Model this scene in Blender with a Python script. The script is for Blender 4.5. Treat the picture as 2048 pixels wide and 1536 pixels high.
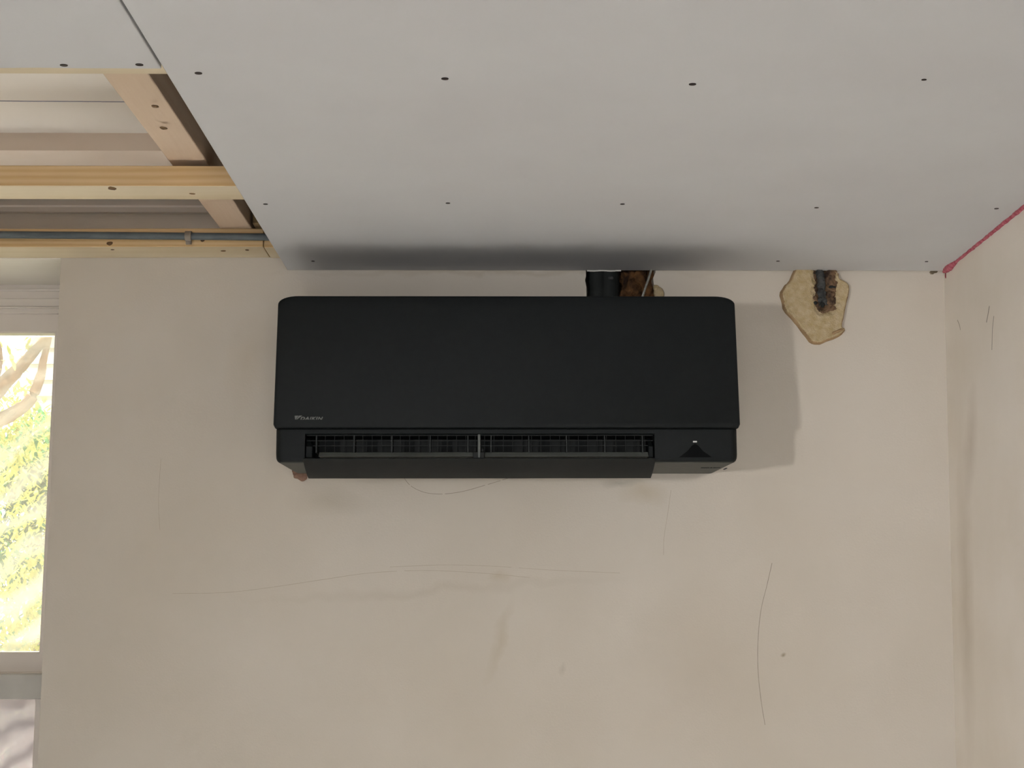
import bpy, bmesh, math, random
from mathutils import Vector, Matrix, noise
from mathutils.geometry import tessellate_polygon, delaunay_2d_cdt
random.seed(7)
S = bpy.context.scene
COL = S.collection
for o in list(bpy.data.objects): bpy.data.objects.remove(o, do_unlink=True)

# ------------------------------------------------------------------ camera
F = 3150.0                                   # focal length in pixels of the 2048 px frame
CAM = Vector((0.0, -3.0, 1.75))
PITCH, YAW, ROLL = math.radians(7.6), math.radians(0.93), math.radians(-0.12)
ROT = (Matrix.Rotation(-YAW, 3, 'Z') @ Matrix.Rotation(math.pi/2 + PITCH, 3, 'X') @ Matrix.Rotation(ROLL, 3, 'Z'))
cd = bpy.data.cameras.new('camera'); cam = bpy.data.objects.new('camera', cd); COL.objects.link(cam)
cam.location = CAM; cam.rotation_euler = ROT.to_euler()
cd.sensor_width = 36.0; cd.lens = F/2048*36.0; cd.clip_start = 0.05; cd.clip_end = 200
S.camera = cam

# ------------------------------------------------------------------ world, sun, daylight and fill lamps
W = bpy.data.worlds.new('sky'); S.world = W; W.use_nodes = True
wb = W.node_tree.nodes['Background']
wb.inputs[0].default_value = (0.86, 0.93, 1.0, 1); wb.inputs[1].default_value = 2.4

def area(name, loc, target, sx, sy, power, col):
    l = bpy.data.lights.new(name, 'AREA'); l.shape = 'RECTANGLE'; l.size = sx; l.size_y = sy
    l.energy = power; l.color = col
    o = bpy.data.objects.new(name, l); COL.objects.link(o); o.location = loc
    o.rotation_euler = (Vector(target) - Vector(loc)).to_track_quat('-Z', 'Y').to_euler()
    return o
sun = bpy.data.lights.new('sun', 'SUN'); sun.energy = 13.0; sun.angle = math.radians(0.6); sun.color = (1.0, 0.93, 0.78)
so = bpy.data.objects.new('sun', sun); COL.objects.link(so); so.location = (-4, 8, 6)
so.rotation_euler = Vector((0.30, -0.38, -0.95)).to_track_quat('-Z', 'Y').to_euler()
# daylight of the glazed doors in the wall behind the photographer
area('daylight_doors', (0.0, -5.4, 1.25), (0.1, 0, 1.3), 1.7, 1.9, 8, (0.98, 0.99, 1.0))
area('right_fill_lamp', (0.72, -4.9, 1.75), (0.85, 0, 2.0), 0.35, 0.6, 2.2, (1.0, 0.99, 0.97)).data.spread = math.radians(48)  # added narrow lamp, brightens the right of the far wall
# a narrow side opening further left: it throws the crisp shadow beside the air conditioner
area('daylight_gap', (-1.9, -4.3, 1.72), (0.85, -0.3, 2.05), 0.14, 0.18, 3.3, (1.0, 0.98, 0.95)).data.spread = math.radians(48)
# added lamp beam standing in for sunshine; the pale floor throws it back up
area('floor_beam_fill', (0.5, -5.4, 2.3), (0.05, -1.6, 0.0), 1.0, 0.5, 62, (0.97, 0.985, 1.0)).data.spread = math.radians(26)
# second added beam from the left, brightening the floor nearer the window wall
area('floor_beam_fill_left', (-2.7, -3.4, 2.2), (-0.9, -0.9, 0), 0.7, 0.6, 20, (0.98, 0.99, 1.0)).data.spread = math.radians(30)
# added lamp below the window, standing in for light off the ground outside
area('window_fill_lamp', (-1.45, 0.80, 1.12), (-1.35, 0.14, 2.4), 1.2, 0.45, 55, (1.0, 0.98, 0.93))

S.view_settings.view_transform = 'Standard'; S.view_settings.look = 'None'
S.view_settings.gamma = 1.0; S.view_settings.exposure = 0.2; S.view_settings.use_curve_mapping = False

# ------------------------------------------------------------------ helpers
def ray(px, py):
    return ROT @ Vector(((px - 1024)/F, -(py - 768)/F, -1.0))
def aty(px, py, y=0.0):
    d = ray(px, py); t = (y - CAM.y)/d.y; return CAM + d*t
def atz(px, py, z):
    d = ray(px, py); t = (z - CAM.z)/d.z; return CAM + d*t
def obj(name, bm, mat, parent=None, smooth=False, bevel=0.0, seg=2, sharp=math.radians(35)):
    bmesh.ops.remove_doubles(bm, verts=bm.verts, dist=1e-6)
    bmesh.ops.recalc_face_normals(bm, faces=bm.faces)
    me = bpy.data.meshes.new(name); bm.to_mesh(me); bm.free()
    for m in (mat if isinstance(mat, (list, tuple)) else [mat]): me.materials.append(m)
    o = bpy.data.objects.new(name, me); COL.objects.link(o)
    if parent is not None: o.parent = parent
    if smooth or bevel:
        for p in me.polygons: p.use_smooth = True
        try: me.set_sharp_from_angle(angle=sharp)
        except Exception: pass
    if bevel:
        b = o.modifiers.new('bevel', 'BEVEL'); b.width = bevel; b.segments = seg
        b.limit_method = 'ANGLE'; b.angle_limit = math.radians(35); b.harden_normals = False
    return o
def tag(o, label=None, cat=None, group=None, kind=None):
    if label: o['label'] = label
    if cat: o['category'] = cat
    if group: o['group'] = group
    if kind: o['kind'] = kind
    return o
def empty(name, loc, label, cat, group=None):
    o = bpy.data.objects.new(name, None); COL.objects.link(o); o.location = loc; o.empty_display_size = 0.05
    return tag(o, label, cat, group)
def rebase(parent):
    # children were modelled in world coordinates: keep them there
    bpy.context.view_layer.update()
    for c in parent.children:
        c.matrix_parent_inverse = parent.matrix_world.inverted()
def box(bm, x0, x1, y0, y1, z0, z1):
    v = [bm.verts.new((x, y, z)) for x in (x0, x1) for y in (y0, y1) for z in (z0, z1)]
    for f in ((0,1,3,2),(4,6,7,5),(0,4,5,1),(2,3,7,6),(0,2,6,4),(1,5,7,3)): bm.faces.new([v[i] for i in f])
def hexa(bm, a, b):
    # two loops of equal length, bridged and capped
    va = [bm.verts.new(p) for p in a]; vb = [bm.verts.new(p) for p in b]; n = len(a)
    bm.faces.new(va); bm.faces.new(vb[::-1])
    for i in range(n): bm.faces.new((va[i], va[(i+1) % n], vb[(i+1) % n], vb[i]))
def prism_y(bm, loops, y0, y1):
    # outline (x,z) with holes, extruded along y
    vv = [[Vector((x, z, 0)) for x, z in lp] for lp in loops]
    flat = [p for lp in vv for p in lp]
    tris = tessellate_polygon(vv)
    A = [bm.verts.new((p.x, y0, p.y)) for p in flat]; B = [bm.verts.new((p.x, y1, p.y)) for p in flat]
    for t in tris:
        try: bm.faces.new([A[i] for i in t]); bm.faces.new([B[i] for i in t][::-1])
        except ValueError: pass
    k = 0
    for lp in vv:
        n = len(lp)
        for i in range(n):
            bm.faces.new((A[k+i], A[k+(i+1) % n], B[k+(i+1) % n], B[k+i]))
        k += n
def prism_x(bm, prof, x0, x1):
    hexa(bm, [(x0, y, z) for y, z in prof], [(x1, y, z) for y, z in prof])
def tube(bm, pts, rad, n=10, lump=0.0, seed=0, cap=True):
    pts = [Vector(p) for p in pts]; rings = []
    for i, p in enumerate(pts):
        t = (pts[min(i+1, len(pts)-1)] - pts[max(i-1, 0)]).normalized()
        up = Vector((0, 0, 1)) if abs(t.z) < 0.9 else Vector((0, 1, 0))
        u = t.cross(up).normalized(); v = t.cross(u).normalized()
        r = rad[i] if isinstance(rad, (list, tuple)) else rad
        ring = []
        for k in range(n):
            a = 2*math.pi*k/n; d = u*math.cos(a) + v*math.sin(a)
            q = p + d*r
            if lump: q = p + d*r*(1 + lump*noise.noise(q*220 + Vector((seed, 0, 0))))
            ring.append(bm.verts.new(q))
        rings.append(ring)
    for a, b in zip(rings, rings[1:]):
        for k in range(n): bm.faces.new((a[k], a[(k+1) % n], b[(k+1) % n], b[k]))
    if cap: bm.faces.new(rings[0][::-1]); bm.faces.new(rings[-1])
def blob(bm, c, r, seed=0, amp=0.3, freq=60, sub=3):
    r = Vector(r) if not isinstance(r, (int, float)) else Vector((r, r, r))
    res = bmesh.ops.create_icosphere(bm, subdivisions=sub, radius=1.0)
    for v in res['verts']:
        d = v.co.normalized(); p = Vector((d.x*r.x, d.y*r.y, d.z*r.z))
        v.co = Vector(c) + p*(1 + amp*noise.noise(p*freq + Vector((seed*3.1, seed, 0))))
def interp(pts, n):
    # Catmull-Rom through the points
    P = [Vector(p) for p in pts]; P = [P[0]*2 - P[1]] + P + [P[-1]*2 - P[-2]]; out = []
    for i in range(1, len(P)-2):
        for k in range(n):
            t = k/n; a, b, c, d = P[i-1], P[i], P[i+1], P[i+2]
            out.append(0.5*((2*b) + (c-a)*t + (2*a-5*b+4*c-d)*t*t + (3*b-a-3*c+d)*t**3))
    out.append(P[-2]); return out

# ------------------------------------------------------------------ materials
def srgb(h):
    h = h.lstrip('#'); r = [int(h[i:i+2], 16)/255 for i in (0, 2, 4)]
    return tuple(c/12.92 if c <= 0.04045 else ((c+0.055)/1.055)**2.4 for c in r) + (1,)
def mat(name, c1, c2=None, rough=0.8, scale=8.0, detail=6, bump=0.0, bscale=200.0, spec=0.4, stretch=(1,1,1), metal=0.0, stains=(), lo=0.35, hi=0.65, bdist=0.001):
    m = bpy.data.materials.new(name); m.use_nodes = True
    nt = m.node_tree; N = nt.nodes; L = nt.links; p = N['Principled BSDF']
    p.inputs['Roughness'].default_value = rough; p.inputs['Specular IOR Level'].default_value = spec
    p.inputs['Metallic'].default_value = metal
    tc = N.new('ShaderNodeTexCoord'); mp = N.new('ShaderNodeMapping'); mp.inputs['Scale'].default_value = stretch
    L.new(tc.outputs['Object'], mp.inputs['Vector'])
    n = N.new('ShaderNodeTexNoise'); n.inputs['Scale'].default_value = scale; n.inputs['Detail'].default_value = detail
    L.new(mp.outputs[0], n.inputs['Vector'])
    r = N.new('ShaderNodeMapRange'); r.inputs['From Min'].default_value = lo; r.inputs['From Max'].default_value = hi
    L.new(n.outputs['Fac'], r.inputs['Value'])
    mx = N.new('ShaderNodeMix'); mx.data_type = 'RGBA'
    mx.inputs['A'].default_value = c1; mx.inputs['B'].default_value = c2 or c1
    L.new(r.outputs[0], mx.inputs['Factor'])
    out = mx.outputs['Result']
    for (c, size, ang, col, k) in stains:          # a stain with a place, a size, a lean and a colour of its own
        m2 = N.new('ShaderNodeMapping'); m2.vector_type = 'TEXTURE'
        m2.inputs['Location'].default_value = c; m2.inputs['Rotation'].default_value = ang; m2.inputs['Scale'].default_value = size
        nn = N.new('ShaderNodeTexNoise'); nn.inputs['Scale'].default_value = 14; nn.inputs['Detail'].default_value = 4
        L.new(tc.outputs['Object'], nn.inputs['Vector'])
        sb = N.new('ShaderNodeVectorMath'); sb.operation = 'MULTIPLY_ADD'
        sb.inputs[1].default_value = (0.05, 0.05, 0.05)
        L.new(nn.outputs['Color'], sb.inputs[0]); L.new(tc.outputs['Object'], sb.inputs[2])
        sh = N.new('ShaderNodeVectorMath'); sh.operation = 'SUBTRACT'; sh.inputs[1].default_value = (0.025, 0.025, 0.025)
        L.new(sb.outputs[0], sh.inputs[0]); L.new(sh.outputs[0], m2.inputs['Vector'])
        g = N.new('ShaderNodeTexGradient'); g.gradient_type = 'SPHERICAL'; L.new(m2.outputs[0], g.inputs['Vector'])
        q = N.new('ShaderNodeMath'); q.operation = 'MULTIPLY'; q.inputs[1].default_value = k; q.use_clamp = True
        L.new(g.outputs['Fac'], q.inputs[0])
        mm = N.new('ShaderNodeMix'); mm.data_type = 'RGBA'; mm.inputs['B'].default_value = col
        L.new(out, mm.inputs['A']); L.new(q.outputs[0], mm.inputs['Factor']); out = mm.outputs['Result']
    L.new(out, p.inputs['Base Color'])
    if bump:
        b = N.new('ShaderNodeTexNoise'); b.inputs['Scale'].default_value = bscale; b.inputs['Detail'].default_value = 3
        L.new(mp.outputs[0], b.inputs['Vector'])
        bn = N.new('ShaderNodeBump'); bn.inputs['Strength'].default_value = bump; bn.inputs['Distance'].default_value = bdist
        L.new(b.outputs['Fac'], bn.inputs['Height']); L.new(bn.outputs[0], p.inputs['Normal'])
    return m
def wood(name, c1, c2, knot, axis='X', rings=26.0):
    # sawn softwood: long grain stretched along the piece, with a fine fibre and a few knots
    m = bpy.data.materials.new(name); m.use_nodes = True
    nt = m.node_tree; N = nt.nodes; L = nt.links; p = N['Principled BSDF']
    p.inputs['Roughness'].default_value = 0.75; p.inputs['Specular IOR Level'].default_value = 0.25
    tc = N.new('ShaderNodeTexCoord'); mp = N.new('ShaderNodeMapping')
    mp.inputs['Scale'].default_value = (0.35, 6, 6) if axis == 'X' else (6, 0.35, 6)
    L.new(tc.outputs['Object'], mp.inputs['Vector'])
    w = N.new('ShaderNodeTexWave'); w.wave_type = 'BANDS'; w.bands_direction = 'Z'
    w.inputs['Scale'].default_value = rings/6; w.inputs['Distortion'].default_value = 5; w.inputs['Detail'].default_value = 2
    w.inputs['Detail Scale'].default_value = 0.8
    L.new(mp.outputs[0], w.inputs['Vector'])
    n = N.new('ShaderNodeTexNoise'); n.inputs['Scale'].default_value = 40; n.inputs['Detail'].default_value = 5
    L.new(mp.outputs[0], n.inputs['Vector'])
    ad = N.new('ShaderNodeMath'); ad.operation = 'MULTIPLY_ADD'; ad.inputs[1].default_value = 0.6
    L.new(w.outputs['Fac'], ad.inputs[0]); 
    sc = N.new('ShaderNodeMath'); sc.operation = 'MULTIPLY'; sc.inputs[1].default_value = 0.5
    L.new(n.outputs['Fac'], sc.inputs[0]); L.new(sc.outputs[0], ad.inputs[2])
    mx = N.new('ShaderNodeMix'); mx.data_type = 'RGBA'; mx.inputs['A'].default_value = c1; mx.inputs['B'].default_value = c2
    L.new(ad.outputs[0], mx.inputs['Factor'])
    L.new(mx.outputs['Result'], p.inputs['Base Color'])
    bn = N.new('ShaderNodeBump'); bn.inputs['Strength'].default_value = 0.3; bn.inputs['Distance'].default_value = 0.001
    L.new(n.outputs['Fac'], bn.inputs['Height']); L.new(bn.outputs[0], p.inputs['Normal'])
    return m

def wy(px, py): p = aty(px, py); return (p.x, p.y, p.z)
def st(px, py, rx, rz, ang, col, k):           # stain on the far wall, centre read at the wall's plane
    return (wy(px, py), (rx, 0.3, rz), (0, math.radians(ang), 0), col, k)
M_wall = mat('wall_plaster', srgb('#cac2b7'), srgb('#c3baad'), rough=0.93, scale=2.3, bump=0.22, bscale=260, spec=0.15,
    stains=[st(1000, 1280, 0.014, 0.10, 17, srgb('#a8997f'), 0.35), st(1003, 1155, 0.03, 0.012, 0, srgb('#a8997f'), 0.4),
            st(1285, 985, 0.05, 0.03, 0, srgb('#ac9e84'), 0.45), st(1240, 962, 0.05, 0.012, 0, srgb('#8f8b80'), 0.5),
            st(660, 1005, 0.09, 0.03, 10, srgb('#a59b8a'), 0.35), st(860, 1180, 0.40, 0.012, -3, srgb('#b0a596'), 0.3),
            st(1400, 1340, 0.16, 0.20, 30, srgb('#b4a898'), 0.4), st(1568, 1306, 0.007, 0.007, 0, srgb('#8b7c66'), 0.9),
            st(500, 720, 0.05, 0.11, 10, srgb('#b5a690'), 0.35), st(1122, 1338, 0.008, 0.014, 20, srgb('#8e8577'), 0.3),  # includes a browner patch left of the unit
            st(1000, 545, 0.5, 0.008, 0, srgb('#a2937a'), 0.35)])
M_rwall = mat('wall_plaster_right_lit', srgb('#ebe3d9'), srgb('#e2d8ca'), rough=0.93, scale=3.0, bump=0.22, bscale=260, spec=0.15,  # same plaster as the far wall, lightened in place of missing light
    stains=[((0.87, -0.10, 1.75), (0.3, 0.06, 0.35), (0,0,0), srgb('#a8977f'), 0.35),
            ((0.87, -0.16, 2.02), (0.3, 0.05, 0.12), (0.3,0,0), srgb('#a6937d'), 0.35)])
M_board = mat('plasterboard_paper', srgb('#cbcbcc'), srgb('#c6c5c6'), rough=0.9, scale=3.5, bump=0.12, bscale=500, spec=0.15, lo=0.3, hi=0.7)
M_core = mat('gypsum_core', srgb('#cfc6ae'), srgb('#bfb498'), rough=0.95, scale=60, bump=0.5, bscale=300)
M_old = mat('painted_white', srgb('#efeae4'), srgb('#ebe5de'), rough=0.8, scale=3)
M_wood = wood('pine_sawn', srgb('#d6b98f'), srgb('#c09d6c'), None, 'X')
M_woodp = wood('pine_pale_underside', srgb('#dccfb6'), srgb('#cfbd9c'), None, 'X', 18)
M_woody = wood('pine_pale_batten', srgb('#d9c4ae'), srgb('#ccb298'), None, 'Y', 14)
M_wood_old = mat('old_timber', srgb('#8d7550'), srgb('#5f4b30'), rough=0.9, scale=18, bump=0.5, stretch=(1,1,3))
M_knot = mat('wood_knot', srgb('#6f5330'), srgb('#4a3520'), rough=0.8, scale=80)
M_screw = mat('screw_hole', srgb('#2e1f1e'), srgb('#1b1212'), rough=0.6, scale=100, metal=0.3)
M_conduit = mat('grey_conduit', srgb('#5e6668'), srgb('#50585c'), rough=0.55, scale=30)
M_clip = mat('clip_plastic', srgb('#8d8377'), srgb('#7d7368'), rough=0.6, scale=30)
M_ac = mat('black_matt_plastic', srgb('#0f1314'), srgb('#0c1011'), rough=0.6, scale=90, spec=0.2, bump=0.15, bscale=900)
M_acd = mat('black_inner_plastic', srgb('#141716'), srgb('#0e1110'), rough=0.6, scale=40, spec=0.3)
M_acv = mat('grey_vane_plastic', srgb('#50534f'), srgb('#474a47'), rough=0.45, scale=40, spec=0.4)
M_vane = mat('vane_plastic', srgb('#2e3130'), srgb('#282b2a'), rough=0.5, scale=40, spec=0.3)
M_acg = mat('underside_lit_plastic', srgb('#42433d'), srgb('#3a3b36'), rough=0.6, scale=60, spec=0.3)
M_logo = mat('logo_grey_ink', srgb('#62645f'), srgb('#595b57'), rough=0.5, scale=100)
M_foam = mat('cut_foam', srgb('#b8a688'), srgb('#a8956f'), rough=0.95, scale=85, bump=0.8, bscale=420, spec=0.1, bdist=0.002)
M_skin = mat('foam_skin', srgb('#a58a68'), srgb('#8f7454'), rough=0.7, scale=50, bump=0.6, bscale=150, spec=0.3)
M_rust = mat('brown_foam', srgb('#6a4a2c'), srgb('#2a1c15'), rough=0.9, scale=55, bump=1.0, bscale=150, spec=0.2, bdist=0.003)
M_brown = mat('broken_brown_filler', srgb('#80664e'), srgb('#382c26'), rough=0.95, scale=70, bump=1.0, bscale=220, spec=0.15, bdist=0.003)
M_black = mat('black_insulation', srgb('#1c201f'), srgb('#131716'), rough=0.75, scale=40, bump=0.5, bscale=90)
M_grey = mat('dusty_grey_cable', srgb('#4a4a49'), srgb('#292a2b'), rough=0.8, scale=90, bump=0.8, bscale=200)
M_wire = mat('galvanised_wire', srgb('#a7a79f'), srgb('#86867e'), rough=0.4, scale=200, metal=0.5)
M_pink = mat('pink_foam_seal', srgb('#c0707c'), srgb('#a04a58'), rough=0.8, scale=120, bump=0.8, bscale=300, spec=0.2)
M_red = mat('red_drip', srgb('#93303e'), srgb('#7c2a34'), rough=0.6, scale=120)
M_line = mat('pencil_grey', srgb('#9b9183'), srgb('#8a8173'), rough=0.8, scale=60)
M_faint = mat('faint_scratch', srgb('#b5aa9a'), srgb('#aca090'), rough=0.8, scale=60)
M_blue = mat('blue_chalk', srgb('#7d7f9c'), srgb('#8f90a6'), rough=0.9, scale=30)
M_dark = mat('dark_smear', srgb('#6d6250'), srgb('#5a4f3e'), rough=0.9, scale=60)
M_pvc = mat('white_window_frame', srgb('#eae1d8'), srgb('#e4dad0'), rough=0.35, scale=4, spec=0.5)
M_pvc2 = mat('weathered_rail', srgb('#cbc8c1'), srgb('#bebbb4'), rough=0.5, scale=12)
M_floor = mat('floor_screed', srgb('#d0ccc6'), srgb('#c4c0b9'), rough=0.9, scale=3, bump=0.3)

# ------------------------------------------------------------------ heights
ZC = atz(1000, 541, 2.5); 
ZC = aty(1000, 541, -0.003).z          # underside of the main plasterboard where it meets the wall
BT = 0.0125
ZB = ZC + BT                           # top of the board, underside of the laths
ZW = aty(400, 516, 0).z                # underside of the lath fixed to the wall
print('ceiling', ZC, 'lath', ZW)

# ------------------------------------------------------------------ room shell
c1 = aty(1888, 541, 0); c2 = aty(1912, 1536, 0)
def cornx(z): return c1.x + (c2.x - c1.x)*(z - c1.z)/(c2.z - c1.z)
cn = atz(2048, 413, ZC); SLX = (cn.x - cornx(ZC))/(cn.y)          # the right wall runs a little out of square
def rwx(y, z): return cornx(z) + SLX*y
w1 = aty(122, 515, 0); w2 = aty(75, 1536, 0)
def winx(z): return w1.x + (w2.x - w1.x)*(z - w1.z)/(w2.z - w1.z)
ZT = 2.60; XL = -2.75; WT = 0.36
ZS = 0.95; XWL = -2.1
hl = []
for px, py in [(1171, 520), (1172, 552), (1170, 560), (1173, 575), (1173, 600), (1175, 640), (1312, 640), (1313, 585), (1308, 570), (1306, 556), (1311, 545), (1310, 520)]:
    p = aty(px, py); hl.append((p.x, p.z))
bm = bmesh.new()
outer = [(XL, -0.02), (cornx(-0.02)+0.0, -0.02), (cornx(ZC), ZC), (cornx(ZC), ZT), (XL, ZT)]
wh = [(XWL, ZS), (winx(ZS), ZS), (winx(ZW+0.002), ZW+0.002), (XWL, ZW+0.002)]
prism_y(bm, [outer, wh, hl], 0.0, WT-0.14)
prism_y(bm, [outer, wh], WT-0.14, WT)
wall_back = tag(obj('wall_back', bm, M_wall), 'plastered beige far wall carrying the black air conditioner', kind='structure')

bm = bmesh.new()
prof = lambda y: [(rwx(y, -0.02), y, -0.02), (rwx(y, ZC), y, ZC+0.0), (rwx(y, ZC), y, ZT), (rwx(y, ZC)+0.2, y, ZT), (rwx(y, ZC)+0.2, y, -0.02)]
hexa(bm, prof(WT), prof(-5.8))
wall_right = tag(obj('wall_right', bm, M_rwall), 'beige plaster wall on the right', kind='structure')
bm = bmesh.new(); box(bm, XL-0.2, XL, -5.8, WT, -0.02, ZT)
tag(obj('wall_left', bm, M_wall), kind='structure')
# wall behind the photographer, with the opening of the glazed doors and a narrow opening
bm = bmesh.new()
prism_y(bm, [[(XL-0.2, -0.02), (1.3, -0.02), (1.3, ZT), (XL-0.2, ZT)], [(-0.9, 0.05), (0.82, 0.05), (0.82, 2.35), (-0.9, 2.35)]], -5.8, -5.5)
tag(obj('wall_front', bm, M_wall), kind='structure')
bm = bmesh.new(); box(bm, XL-0.2, 1.5, -5.8, WT, -0.14, -0.02)
tag(obj('floor', bm, M_floor), kind='structure')

# ------------------------------------------------------------------ ceiling
EX = atz(575, 541, ZC); EX2 = atz(243, 0, ZC)
def edgex(y): return EX.x + (EX2.x - EX.x)*(y - EX.y)/(EX2.y - EX.y)
bm = bmesh.new()
def sheet(bm, pts, z0, z1): hexa(bm, [(x, y, z0) for x, y in pts], [(x, y, z1) for x, y in pts])
n = 40; far = []
for i in range(n+1):
    x = edgex(-0.003) + (rwx(0, ZC)-0.002 - edgex(-0.003))*i/n
    far.append((x, -0.0045 + 0.0018*noise.noise(Vector((x*25, 0, 0))) ))
sheet(bm, [(edgex(-5.5), -5.5)] + far + [(rwx(-5.5, ZC)-0.002, -5.5)], ZC, ZC+BT)
ceiling = tag(obj('ceiling', bm, M_board, bevel=0.0012, seg=2), 'large grey plasterboard ceiling sheet', kind='structure')
ZL = ZC + 0.005
yl = atz(150, 137, ZL).y
bm = bmesh.new()
nf = 50; fl = []
for i in range(nf+1):
    x = -1.62 + (edgex(yl)-0.0060 + 1.62)*i/nf
    fl.append((x, yl + 0.0035*noise.noise(Vector((x*14, 3, 0)))*(1 if i < nf else 0)))
sheet(bm, [(-1.62, -5.5)] + fl + [(edgex(-5.5)-0.0060, -5.5)], ZL, ZL+BT)
ceiling_left = tag(obj('ceiling', bm, M_board, bevel=0.001), 'second plasterboard ceiling sheet at the left, ending at a lath', kind='structure')
# the original white ceiling above the new frame, with a shallow drop in front of the wall
H1 = CAM.z + 0.80
y_drop = atz(150, 266, H1).y
zdrop = aty(150, 301, y_drop).z
bm = bmesh.new()
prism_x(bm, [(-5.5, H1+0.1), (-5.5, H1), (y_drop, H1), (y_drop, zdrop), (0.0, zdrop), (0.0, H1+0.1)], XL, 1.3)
old = tag(obj('ceiling', bm, [M_old, mat('drop_face_brown', srgb('#cfc0b0'), srgb('#c9b8a7'), rough=0.9, scale=5), mat('drop_underside_pale', srgb('#eadccf'), srgb('#e6d6c7'), rough=0.85)]), 'original white painted ceiling above the timber frame', kind='structure')
bm = bmesh.new()
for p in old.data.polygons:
    if p.center.z < H1 - 0.002 and abs(p.normal.y) > 0.5: p.material_index = 1  # drop face coloured browner, its underside paler, picked by face direction
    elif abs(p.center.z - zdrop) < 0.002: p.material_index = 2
a = atz(-60, 201, H1); b = atz(262, 204, H1)
ctr = interp([a, a.lerp(b, .35)+Vector((0,.0005,0)), a.lerp(b, .7)-Vector((0,.0006,0)), b + (b-a)*1.0], 8)
for p, q in zip(ctr, ctr[1:]): box(bm, p.x, q.x, min(p.y,q.y)-0.0011, min(p.y,q.y)+0.0011, H1-0.0006, H1+0.001)
o = obj('chalk_line', bm, M_blue, old); tag(o, 'thin blue chalk line')
# moulding on the wall above the wall lath
zm0 = aty(200, 424, -0.012).z; zm1 = aty(200, 415, -0.02).z
bm = bmesh.new(); prism_x(bm, [(0, zm0-0.0), (-0.012, zm0), (-0.022, zm1), (-0.022, zm1+0.004), (-0.006, zm1+0.02), (0, zm1+0.02)], XL, 0.8)
tag(obj('trim_1', bm, M_old), 'slim white moulding high on the wall', kind='structure')

def screws(parent, z, pts, r=0.0052):
    for px, py in pts:
        p = atz(px, py, z); bm = bmesh.new()
        res = bmesh.ops.create_circle(bm, cap_ends=True, radius=r, segments=14)
        for v in bm.verts: v.co.x *= 1.05 + 0.3*random.random()*0.3; v.co = v.co + Vector((p.x, p.y, z-0.0007))
        bm.faces.ensure_lookup_table()
        ex = bmesh.ops.extrude_face_region(bm, geom=bm.faces[:])
        for v in [g for g in ex['geom'] if isinstance(g, bmesh.types.BMVert)]: v.co.z += 0.001
        # recessed cross slot around the dimple's rim
        tag(obj('screw', bm, M_screw, parent), 'dark countersunk screw head')
screws(ceiling, ZC, [(397, 146), (890, 157), (1385, 168)], 0.0042)
screws(ceiling, ZC, [(1848, 159)], 0.0029)
screws(ceiling, ZC, [(531, 408), (896, 406), (1245, 408), (1633, 415), (1993, 417)], 0.0034)
screws(ceiling, ZC, [(626, 522), (1556, 522), (1853, 523)], 0.0030)
screws(ceiling_left, ZL, [(128, 130), (279, 129)], 0.0043)

# ------------------------------------------------------------------ timber frame
def knots(parent, pts):
    for (p, nrm, rx, rz) in pts:
        bm = bmesh.new(); blob(bm, p, (rx, 0.0016 if nrm == 'y' else rz*1.0, rz if nrm == 'y' else 0.0012), seed=p.x*10, amp=0.35, freq=150, sub=2)
        obj('knot', bm, M_knot, parent, smooth=True)
def lath(name, x0, x1, y0, y1, z0, z1, label, mats, wob=0.0):
    e = empty(name, ((x0+x1)/2, (y0+y1)/2, z0), label, 'timber batten', 'timber battens of the ceiling frame')
    bm = bmesh.new(); n = 24
    for i in range(n):
        a = x0+(x1-x0)*i/n; b = x0+(x1-x0)*(i+1)/n
        za = wob*noise.noise(Vector((a*3, 0, 0))); zb = wob*noise.noise(Vector((b*3, 0, 0)))
        va = [bm.verts.new(p) for p in ((a, y0, z0+za), (a, y1, z0+za), (a, y1, z1+za), (a, y0, z1+za))]
        vb = [bm.verts.new(p) for p in ((b, y0, z0+zb), (b, y1, z0+zb), (b, y1, z1+zb), (b, y0, z1+zb))]
        for k in range(4): bm.faces.new((va[k], va[(k+1) % 4], vb[(k+1) % 4], vb[k]))
        if i == 0: bm.faces.new(va)
        if i == n-1: bm.faces.new(vb[::-1])
    bmesh.ops.remove_doubles(bm, verts=bm.verts, dist=1e-6); bmesh.ops.recalc_face_normals(bm, faces=bm.faces)
    for f in bm.faces: f.material_index = 1 if f.normal.z < -0.5 else 0  # downward faces take the paler pine
    o = obj('plank', bm, mats, e, bevel=0.0015)
    return e
y2a = atz(200, 372, ZB).y; y2b = atz(300, 399, ZB).y
zt2 = aty(200, 331, y2a).z
L2 = lath('timber_batten', XL+0.01, rwx(-0.5, ZB)-0.005, y2a, y2b, ZB, zt2, 'pale pine batten with a knot, spanning the ceiling gap midway between board and wall', [M_wood, M_woodp])
k = atz(224, 377, ZB-0.0005); k2 = atz(384, 388, ZB-0.0005)
knots(L2, [(Vector((k.x, k.y+0.002, ZB)), 'z', 0.007, 0.011), (Vector((k2.x, k2.y, ZB)), 'z', 0.005, 0.004)])
y1b = atz(150, 148, ZL+BT).y
L1 = lath('timber_batten', XL+0.01, rwx(-1, ZB)-0.005, y1b-0.088, y1b, ZL+BT, ZL+BT+0.030, 'pine batten showing as a thin strip along the left ceiling sheet edge', [M_wood, M_woodp])
y3a = atz(300, 494, ZW).y
zt3 = aty(300, 457, y3a).z
xj = aty(527, 490, y3a).x
L3 = lath('timber_batten', XL+0.01, xj-0.0008, y3a, -0.001, ZW, zt3, 'pine batten fixed to the wall top, carrying the grey conduit', [M_wood, M_woodp], 0.002)
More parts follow.
